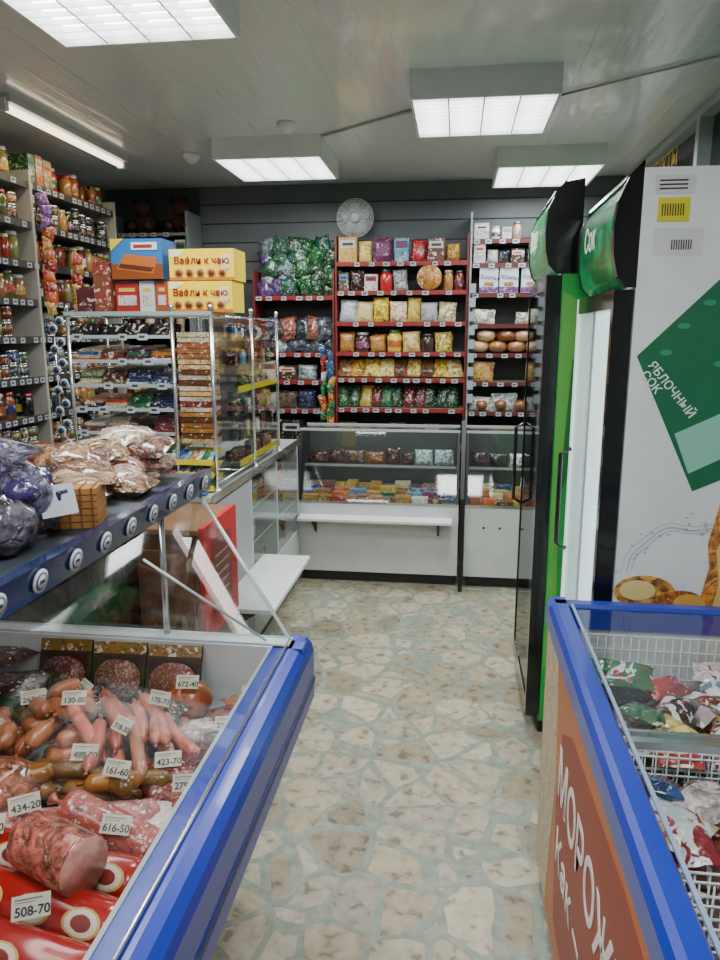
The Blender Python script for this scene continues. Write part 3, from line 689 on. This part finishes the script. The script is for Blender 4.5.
def chub(p0,p1,r,col,cut=None,name='wrapped_sausage',mat='gloss'):
    g=B(name); p0=Vector(p0);p1=Vector(p1);d=(p1-p0).normalized()
    K=16;pts=[];rad=[];L=(p1-p0).length
    for k in range(K+1):
        t=k/K; pts.append(p0+(p1-p0)*t); e=(1-t)*L if cut else min(t,1-t)*L
        rad.append(r*(math.sqrt(max(.03,1-(1-min(1,e/(r*.6)))**2)))*R.uniform(.985,1.015))
    if cut: rad[0]=r
    g.tube(pts,rad,18,mat,col)
    if mat=='gloss':
        side=Vector((-d.y,d.x,0))
        if side.y>0: side=-side
        for t in (.22,.5,.78):
            q=p0+(p1-p0)*t
            # curved oval label lying on the casing, plus gold ring and text bars
            for ang0,rr,w,cc in ((-.2,1.03,.034,C('c8a050')),(-.2,1.035,.029,C('d8ccb8')),(-.2,1.04,.018,C('7c1c1c'))):
                vs=[];n=8;K2=6
                for i in range(n+1):
                    a=.75+(-1+2*i/n)*(w*.62/r); hw=w*math.sqrt(max(.05,1-(-1+2*i/n)**2))
                    for s in (-1,1):
                        vs.append(q+d*s*hw+(side*math.cos(a)+Vector((0,0,1))*math.sin(a))*r*rr)
                g.add(vs,[(2*i,2*i+1,2*i+3,2*i+2) for i in range(n)],'paint',cc,True)
    if cut: g.tube([p0-d*.0015,p0+d*.002],[r*.975]*2,20,'meat',C('cc8c80'))
    for q,s in ((p1,1),)+(() if cut else ((p0,-1),)):
        g.tube([q,q+d*s*.01,q+d*s*.022],[.006,.004,.013],8,'film',col)
    g.build()
rp=C('9c1818'); pk=C('c47874')
chub((-.90,1.06,ZT+.034),(-.53,1.165,ZT+.034),.033,pk,None,'wrapped_sausage','bagprint')
chub((-.49,1.06,ZT+.036),(-.70,1.10,ZT+.09),.035,C('a85048'),None,'wrapped_sausage','bagprint')
chub((-.47,.98,ZT+.04),(-.80,1.03,ZT+.04),.039,rp)
chub((-.56,.925,ZT+.116),(-.70,.985,ZT+.113),.047,C('a85848'),'p','cut_cooked_sausage','wrap')
chub((-.46,.88,ZT+.043),(-.78,.94,ZT+.043),.042,rp)
chub((-.45,.79,ZT+.043),(-.78,.85,ZT+.043),.042,rp)
chub((-.45,.70,ZT+.043),(-.78,.755,ZT+.043),.042,rp)
chub((-.46,.61,ZT+.043),(-.78,.66,ZT+.043),.042,C('8c2820'))
chub((-.82,.9,ZT+.043),(-1.08,.98,ZT+.043),.042,C('a88878'),'p','cut_cooked_sausage','wrap'); chub((-.82,.78,ZT+.043),(-1.08,.85,ZT+.043),.042,rp)
for k,x in enumerate((-1.0,-.85,-.70)):
    g=B('sliced_meat_pack'); M=T(x,1.615,ZT+.001,rx=-.42,rz=.05)
    g.bx(-.07,.07,-.006,.006,0,.155,'paint',C('3c2014'),M); 
    g.bx(-.07,.07,-.008,-.006,.125,.155,'print',C('8a6428'),M)
    for j in range(4):
        g.lathe([(.05,0),(.05,.003)],M@T(-.012+j*.009,-.008-j*.003,.06,rx=H),20,'sliced',C(['7c2c2c','8c3838','a04c48'][k]))
    g.bx(-.068,.068,-.0235,-.0225,.004,.118,'lidglass',(1,1,1),M)
    g.build()
g=B('vacuum_packed_meat')
for k in range(20):
    x=R.uniform(-1.28,-1.0); y=R.uniform(1.12,1.62)
    g.pillow(T(x,y,ZT+.014+(k//5)*.028,rx=-H+R.uniform(-.12,.12),rz=R.uniform(-.6,.6)),.14,.12,.028,'bagprint',jit(C(R.choice(['4a1418','6c2020','3a1014','803838','241418','a8a090'])),.1),7)
g.build()
g=B('packed_sausages')
for k in range(22):
    x=-.51+R.uniform(-.05,.035); y=1.10+(k%11)*.047
    g.pillow(T(x,y,ZT+.014+.02*(k//11),rx=-H+R.uniform(-.1,.1),rz=R.uniform(-.9,.9)),.12,.1,.03,'bagprint' if k%3 else 'wrap',jit(C(R.choice(['803834','9c5c50','a06858','5a282c','c8b8ac','802028'])),.1),7)
for k in range(12):
    x=-.78+R.uniform(-.2,.16); y=1.50+R.uniform(-.03,.03)
    g.pillow(T(x,y,ZT+.014+.02*(k%3),rx=-H+R.uniform(-.1,.1),rz=R.uniform(-.6,.6)),.12,.08,.03,'bagprint',jit(C(R.choice(['6a2c30','b09888','804840','4a2020'])),.1),7)
g.build()
g=B('cured_meat_pieces')
for k in range(6):
    g.blob(Vector((-1.04+R.uniform(-.1,.08),1.1+R.uniform(-.06,.04),ZT+.045)),(.06,.045,.045),Euler((0,0,R.uniform(0,3))).to_matrix().to_4x4(),'meat',jit(C('7c3a24')),.1,14)
for k in range(5): g.blob(Vector((-.93-.02*k,1.02+k*.01,ZT+.06)),(.05,.04,.04),None,'wrap',jit(C('a8705c')),.12,14)
g.build()
g=B('price_cards'); CM=[]
def card(x,y,z,rz,tilt=.55,w=.054,h=.032):
    M=T(x,y,z,rz=rz)@T(0,0,0,rx=-H+tilt+R.uniform(.1,.5))
    g.bx(-w/2,w/2,-.0008,.0008,0,h,'paint',C('c8c4b2'),M)
    g.bx(-w*.42,w*.3,-.0013,-.0008,h*.8,h*.85,'paint',C('6a645c'),M); g.bx(-w*.42,w*.1,-.0013,-.0008,h*.68,h*.72,'paint',C('8a847c'),M)
    CM.append(M@T(-w*.42,-.0012,h*.14,rx=H))
for k,c in enumerate([(-.62,1.525,.765,.1),(-.88,1.5,.75,-.7),(-.5,1.45,.71,.2),(-.84,1.4,.775,.2),(-.57,1.28,.72,.3),(-.7,1.33,.76,-.5),(-.9,1.12,.79,-.2),(-.63,1.17,.765,-.1),(-.57,1.04,.745,.0),(-.60,.84,.755,.4),(-.98,1.3,.75,.3),(-.72,1.22,.76,.1),(-.5,1.2,.725,.2),(-1.0,1.1,.77,.3),(-.78,1.0,.755,.2),(-.48,1.6,.71,.2),(-.95,1.42,.76,.5),(-.76,1.08,.74,.6),(-.66,1.45,.76,-.2)]):
    card(*c)
ob=g.build()
for M in CM: text('price','%d-%d0'%(R.randint(120,690),R.randint(1,9)),None,None,.0175,C('1c1a18'),ob,M=M,ext=.0002,off=.02)

# goods on top of the meat counter
ZS=ZR+.026
g=B('pastries_in_bags')
for k in range(12):
    x=-.86+R.uniform(-.07,.07); y=1.46+(k%6)*.06
    g.pillow(T(x,y,ZS+.02+.026*(k//4),rx=-H+R.uniform(-.25,.35),rz=R.uniform(-.7,.7)),.14,.12,.05,'wrap',jit(C(R.choice(['8c6444','a4806c','704830','b89c84','6a4030'])),.1),9)
for k in range(7):
    g.pillow(T(-.88+R.uniform(-.05,.08),1.76+(k%4)*.03,ZS+.02+.016*k,rx=-H+R.uniform(-.3,.3),rz=R.uniform(-.8,.8)),.15,.1,.04,'wrap',jit(C(R.choice(['a8947c','846848','b8a894'])),.1),9)
g.build()
g=B('waffle_pack')
for j in range(6):
    g.bx(-.05,.05,-.05,.05,0,.012,'matte',jit(C('a8703a'),.1),T(-.775,1.37,ZS+.001+j*.014,rz=.3))
    for q in range(5): g.bx(-.05+q*.022,-.046+q*.022,-.052,.05,.0,.0135,'matte',C('7a4818'),T(-.775,1.37,ZS+.001+j*.014,rz=.3))
g.pillow(T(-.775,1.375,ZS+.08,rz=.3,rx=-H),.13,.12,.02,'wrap',C('a88058'),7)
g.build()
g=B('wrapped_gift_sweets')
g.blob(Vector((-.83,1.24,ZS+.075)),(.085,.085,.074),None,'wrap',C('48405c'),.12,22); g.blob(Vector((-.80,1.14,ZS+.055)),(.07,.06,.054),None,'wrap',C('58505c'),.14,18)
g.blob(Vector((-.93,1.2,ZS+.065)),(.07,.08,.062),None,'wrap',C('707078'),.14,18)
for k in range(12): g.blob(Vector((-.80+R.uniform(-.05,.04),1.18+k*.012,ZS+.075+R.uniform(-.045,.05))),(.03,.03,.022),None,'bagprint',C(R.choice(['4c3478','b8b8c0','3c2c60','6a4034','28283c'])),.15,10)
g.tube([(-.83,1.24,ZS+.13),(-.83,1.24,ZS+.15),(-.82,1.25,ZS+.19)],[.03,.015,.055],10,'wrap',C('8a8098')); g.bx(-.035,.035,-.001,.001,0,.06,'paint',C('c8ccd4'),T(-.735,1.24,ZS+.05,rz=H-.6,rx=-.3))
g.build()
g=B('candy_box')
M=T(-1.13,1.76,ZS+.001,rz=.12)
g.bx(-.17,.15,-.13,.13,0,.04,'gloss',C('4a1418'),M); g.bx(-.172,.152,-.132,.132,.04,.085,'gloss',C('741c20'),M); g.bx(-.1,.08,-.06,.08,.085,.087,'print',C('a87838'),M); g.bx(-.15,.13,-.134,-.132,.05,.075,'print',C('98702c'),M)
g.build(bevel=.003)
g=B('sweets_trays')
for (x,y,c) in ((-1.05,1.5,'6a4020'),(-1.1,1.3,'b8a890'),(-1.1,1.1,'8c5a30')):
    g.bx(x-.09,x+.09,y-.065,y+.065,ZS+.001,ZS+.03,'gloss',C('b0b4b4')); 
    for k in range(9): g.blob(Vector((x-.06+(k%3)*.06,y-.04+(k//3)*.04,ZS+.035)),(.028,.02,.018),None,'film',jit(C(c),.2),.08,8)
g.build()

# ---------------------------------------------------------------- chest freezer
b=B('chest_freezer')
fx0,fx1,fy0,fy1=.28,1.02,.5,1.98
b.bx(fx0+.03,fx1-.03,fy0+.03,fy1-.03,0,.06,'paint',BLACK)
b.bx(fx0,fx0+.04,fy0,fy1,.06,.80,'paint',C('c8b088')); b.bx(fx1-.04,fx1,fy0,fy1,.06,.80,'paint',WHITE)
b.bx(fx0+.04,fx1-.04,fy1-.04,fy1,.06,.80,'paint',WHITE); b.bx(fx0+.04,fx1-.04,fy0,fy0+.04,.06,.80,'paint',WHITE)
b.bx(fx0+.04,fx1-.04,fy0+.04,fy1-.04,.06,.52,'paint',C('e4e8ea'))
b.bx(fx0+.04,fx0+.045,fy0+.04,fy1-.04,.52,.79,'paint',WHITE)
pz0,pz1=.80,.87
prof=lambda a,s:[(a,pz0),(a,pz1-.02),(a+s*.008,pz1-.005),(a+s*.02,pz1),(a+s*.05,pz1),(a+s*.057,pz1-.01),(a+s*.057,pz0)]
b.prism(prof(fx0-.008,1),'y',fy0-.008,fy1+.008,'enamel',BLUE); b.prism(prof(fx1+.008,-1),'y',fy0-.008,fy1+.008,'enamel',BLUE)
b.prism(prof(fy1+.008,-1),'x',fx0-.007,fx1+.007,'enamel',BLUE); b.prism(prof(fy0-.008,1),'x',fx0-.007,fx1+.007,'enamel',BLUE)
b.bx(fx0+.05,fx0+.057,fy0+.05,fy1-.05,pz1-.002,pz1+.003,'paint',C('8894b0')); b.bx(fx1-.057,fx1-.05,fy0+.05,fy1-.05,pz1-.002,pz1+.003,'paint',C('8894b0'))
b.add([(fx0+.05,1.26,.862),(fx1-.05,1.26,.862),(fx1-.05,fy1-.05,.862),(fx0+.05,fy1-.05,.862)],[(0,1,2,3)],'lidglass',(1,1,1))
b.add([(fx0+.05,fy0+.05,.850),(fx1-.05,fy0+.05,.850),(fx1-.05,1.32,.850),(fx0+.05,1.32,.850)],[(0,1,2,3)],'lidglass',(1,1,1))
b.bx(fx0+.053,fx1-.053,1.25,1.268,.854,.869,'chrome',(.6,.62,.65)); b.bx(fx0+.053,fx1-.053,1.31,1.32,.844,.855,'chrome',(.6,.62,.65))
b.bx(fx0+.45,fx0+.5,fy1-.06,fy1-.05,.864,.876,'paint',WHITE)
b.bx(fx0-.002,fx0,fy0+.02,fy1-.02,.08,.785,'paint',C('c07044'))
b.prism([(1.95,.08),(1.95,.785),(1.74,.785),(1.68,.5),(1.75,.08)],'x',fx0-.003,fx0-.002,'print',C('c0a078'))
b.prism([(1.66,.45),(1.62,.66),(1.5,.72),(1.0,.76),(.55,.74),(.55,.2),(1.6,.16)],'x',fx0-.0035,fx0-.002,'paint',C('96331f'))
fz=b.build(bevel=.0)
text('lettering','МОРОЖЕНОЕ',(fx0-.0045,1.64,.50),(H,0,-H),.17,C('e8e0d8'),fz,sx=.9)
text('lettering','Как – мечта!',(fx0-.0045,1.62,.33),(H,0,-H),.12,C('e8e0d8'),fz,sx=1.1)
g=B('freezer_wire_baskets')
for y0,y1 in ((.56,1.0),(1.02,1.40),(1.42,1.92)):
    for z in (.53,.6,.67,.71,.75,.79): 
        g.tube([(fx0+.06,y0,z),(fx1-.06,y0,z),(fx1-.06,y1,z),(fx0+.06,y1,z),(fx0+.06,y0,z)],.0025,5,'paint',WHITE)
    x=fx0+.06
    while x<fx1-.06:
        g.tube([(x,y0,.79),(x,y0,.53)],.0018,4,'paint',WHITE); g.tube([(x,y1,.79),(x,y1,.53)],.0018,4,'paint',WHITE); x+=.022
ob=g.build()
g=B('ice_cream_packs')
cols=['c8ccd0','982424','b03430','2c4c90','902838','442418','a04870','5880a0','7c2028','a83838','b8bcc4','d0b8b8','8c1c28','c0a048','286c40']
for L in range(6):
    for k in range(40):
        x=R.uniform(fx0+.12,fx1-.12); y=R.uniform(.6,1.88)
        if abs(y-1.01)<.06 or abs(y-1.41)<.06: continue
        g.pillow(T(x,y,.54+L*.037,rx=-H+R.uniform(-.35,.35),rz=R.uniform(0,6.28)),R.uniform(.1,.17),R.uniform(.06,.11),.04,R.choice(['icewrap','icewrap','bagprint','wrap']),jit(C(R.choice(cols)),.1),7)
for k in range(5): 
    x=R.uniform(fx0+.15,fx1-.2); y=R.choice([R.uniform(.62,.92),R.uniform(1.08,1.32),R.uniform(1.5,1.82)]); a=R.uniform(0,6)
    g.lathe([(.034,0),(.03,.02),(.006,.13)],T(x,y,.77,rx=H-.1,rz=a),12,'icewrap',C('b02028'))
g.build()

# ---------------------------------------------------------------- upright fridges
def fridge(name,x0,x1,y0,y1,h,side,inner,bw,near,lit):
    b=B(name); t=.04; hb=h-.02
    xb=x0+bw
    b.bx(xb,x1,y0+.02,y1-.02,0,.06,'paint',BLACK)
    b.bx(xb,x1,y0,y0+t,.06,hb if near else h-.17,'paint',side); b.bx(xb,x1,y1-t,y1,.06,h-.17,'paint',side)
    b.bx(x1-t,x1,y0+t,y1-t,.06,h-.17,'paint',WHITE)
    b.bx(xb,x1-t,y0+t,y1-t,.06,.3,'paint',BLACK); b.bx(xb,x1-t,y0+t,y1-t,h-.32,h-.17,'paint',BLACK)
    for ya,yb2 in ((y0+t,y0+t+.004),(y1-t-.004,y1-t)): b.bx(xb+.001,x1-t-.001,ya,yb2,.3,h-.32,'litpanel' if lit else 'paint',WHITE)
    z1=h; z0=h-.32
    xr=xb if near else xb+.06
    pro=[(xr,z1),(x0+.055,z1-.01),(x0+.02,z1-.04),(x0-.005,z1-.10),(x0-.012,z1-.17),(x0-.008,z1-.24),(x0+.005,z1-.29),(x0+.03,z0),(xr,z0)]
    b.prism(pro,'y',y0-.002,y0+.03,'gloss',BLACK); b.prism(pro,'y',y1-.03,y1,'gloss',BLACK)
    b.prism([(a+.004,c) for a,c in pro],'y',y0+.03,y1-.03,'litsign',inner,True)
    b.prism([(x0+.058,z1+.001),(x0+.02,z1-.035),(x0+.012,z1-.05),(x0+.06,z1-.05)],'y',y0+.03,y1-.03,'gloss',BLACK)
    zb=.08; zt=z0-.005; d=.03; xd=xb-.004
    FR=BLACK
    b.bx(x0,xd,y0,y0+d,zb,zt,'gloss',FR); b.bx(x0,xd,y1-d,y1,zb,zt,'litpanel' if lit else 'gloss',FR)
    b.bx(x0,xd,y0+d,y1-d,zb,zb+.07,'gloss',FR); b.bx(x0,xd,y0+d,y1-d,zt-.05,zt,'gloss',FR)
    b.bx(x0+.004,x0+.009,y0+d,y1-d,zb+.07,zt-.05,'glass' if lit else 'darkglass',(1,1,1))
    if lit:
        b.bx(x0+.015,xd,y0+d,y0+d+.012,zb+.08,zt-.06,'litpanel')
        for ya in (y1-d-.10,y1-d-.03): b.bx(xb+.002,xb+.03,ya,ya+.02,.3,h-.34,'tube_cool')
    b.tube([(x0,y1-.05,1.2),(x0-.035,y1-.05,1.18),(x0-.035,y1-.05,.85),(x0,y1-.05,.83)],.008,8,'gloss',BLACK)
    b.bx(xb+.02,xb+.035,y0+t+.004,y0+t+.03,.35,h-.36,'tube_cool'); b.bx(xb+.02,xb+.035,y1-t-.03,y1-t-.004,.35,h-.36,'tube_cool')
    for z in (.3,.62,.92,1.2,1.45):
        if z>.3: b.bx(xb+.06,x1-t,y0+t+.01,y1-t-.01,z-.006,z,'chrome',(.7,.7,.7))
    ob=b.build()
    g=B('drink_bottles')
    for z in (.301,.621,.921,1.201):
        for r in range(4):
            for k in range(6):
                yk=y0+t+.06+k*.085
                if yk<y1-t-.05 and R.random()<.85: bottle(g,T(xb+.11+r*.085,yk,z),.034,.22,pick(R.choice(['bright','tea','jar'])),pick('bright'))
    g.build()
    return ob
F1=fridge('drinks_refrigerator',.415,1.06,2.06,2.66,2.04,WHITE,C('0e6c3c'),.055,True,True)
F2=fridge('drinks_refrigerator',.315,.92,2.74,3.38,2.13,C('1f9a3c'),C('2a8450'),.055,False,False)
text('lettering','Сок',(.415-.0135,2.5,1.85),(H,0,-H),.1,C('e8f0e8'),F1)
text('lettering','Вода',(.315-.0135,3.25,1.93),(H,0,-H),.11,C('e8f0e8'),F2)
b=B('green_side_decal'); b.prism([(.375,.3),(.42,.3),(.40,1.0),(.46,1.7),(.375,1.75)],'y',2.7385,2.739,'paint',C('5ca840')); b.prism([(.40,1.0),(.5,1.3),(.5,1.7),(.42,1.5)],'y',2.738,2.7385,'paint',C('0e6c28')); b.build(parent=F2)
b=B('juice_artwork'); yy=2.0598
def flat(poly,col,k,mat='paint'): b.prism(poly,'y',yy-.0007*k-.0006,yy-.0007*k,mat,col)
flat([(.70,1.76),(.485,1.54),(.66,1.17),(1.0,1.33),(1.0,1.72)],C('0e6a44'),1)
flat([(.70,1.76),(.80,1.86),(1.05,1.86),(1.05,1.7)],C('148050'),1)
flat([(.60,1.33),(.72,1.39),(.76,1.28),(.645,1.22)],C('8cc8b0'),2)
def disc(cx,cz,rx,rz,col,k,n=24,mat='paint'): flat([(cx+rx*math.cos(2*math.pi*i/n),cz+rz*math.sin(2*math.pi*i/n)) for i in range(n)],col,k,mat)
for (px,pz) in ((.6,1.62),(.66,1.68),(.56,1.55),(.72,1.62),(.78,1.56),(.70,1.52)): disc(px,pz,.016,.008,C('2c9468'),2)
flat([(.725,1.26),(.745,1.18),(.73,1.10),(.715,1.02),(.725,.95),(.71,.87),(.69,.8),(.80,.8),(.785,.87),(.79,.95),(.80,1.02),(.81,1.08),(.79,1.16),(.80,1.25),(.86,1.3),(.78,1.33)],C('c88030'),3,'wrap')
flat([(.75,1.22),(.77,1.14),(.755,1.05),(.74,1.0),(.755,.9),(.74,.82),(.765,.82),(.775,.97),(.79,1.1),(.78,1.22)],C('e8c068'),4)
disc(.555,.87,.085,.05,C('c08838'),3,24,'wrap'); disc(.535,.875,.05,.03,C('e8cc88'),4); disc(.66,.83,.07,.05,C('b86828'),4,24,'wrap'); disc(.68,.84,.045,.03,C('e0a850'),5)
for k in range(30): 
    a=R.uniform(0,3.1); rr=R.uniform(.13,.19); disc(.66+rr*math.cos(a),.92+rr*math.sin(a),.005,.0035,C('b8c0c0'),2,8)
n=30
for (ra,rb) in ((.15,.154),(.165,.167),(.14,.142)):
  for i in range(n):
    a0=math.pi*(.1+.9*i/n); a1=math.pi*(.1+.9*(i+1)/n); f=lambda a,r:(.67+r*math.cos(a)*1.1,.93+r*math.sin(a)*(.9+.06*math.sin(7*a)))
    flat([f(a0,ra),f(a0,rb),f(a1,rb),f(a1,ra)],C('b8c2c4'),2)
flat([(.50,1.955),(.60,1.955),(.60,2.0),(.50,2.0)],C('d4d4cc'),1); flat([(.51,1.885),(.59,1.885),(.59,1.945),(.51,1.945)],C('d8cc20'),1); flat([(.505,1.80),(.63,1.80),(.63,1.87),(.505,1.87)],C('d8d8d4'),1)
for i in range(9): flat([(.52+i*.0065,1.90),(.523+i*.0065,1.90),(.523+i*.0065,1.93),(.52+i*.0065,1.93)],BLACK,2); flat([(.55+i*.006,1.815),(.553+i*.006,1.815),(.553+i*.006,1.84),(.55+i*.006,1.84)],BLACK,2)
for i in range(3): flat([(.51,1.965+i*.01),(.58,1.965+i*.01),(.58,1.969+i*.01),(.51,1.969+i*.01)],DK,2)
b.build(parent=F1)
text('lettering','ЯБЛОЧНЫЙ',(.515,yy-.003,1.515),(H,math.radians(50),0),.032,C('d8ece4'),F1)
text('lettering','СОК',(.497,yy-.003,1.49),(H,math.radians(50),0),.032,C('d8ece4'),F1)

b=B('acrylic_tag_holder')
b.bx(.075,.12,4.93,4.935,1.1,1.95,'glass',(1,1,1))
for k in range(9): b.bx(.078,.117,4.925,4.93,1.14+k*.09,1.2+k*.09,'paint',C('98a0a8'))
b.bx(.075,.08,4.926,4.95,1.1,1.95,'chrome',(.6,.6,.6))
b.build()

# ---------------------------------------------------------------- world + camera
w=bpy.data.worlds.new('World'); bpy.context.scene.world=w; w.use_nodes=True
w.node_tree.nodes['Background'].inputs[0].default_value=(.6,.65,.7,1); w.node_tree.nodes['Background'].inputs[1].default_value=.3
cam=bpy.data.cameras.new('camera'); co=bpy.data.objects.new('camera',cam); bpy.context.collection.objects.link(co)
co.location=(0,0,1.6); co.rotation_euler=(math.radians(78.5),0,math.radians(7.5)); cam.lens=27; cam.sensor_width=36; cam.clip_start=.02
bpy.context.scene.camera=co
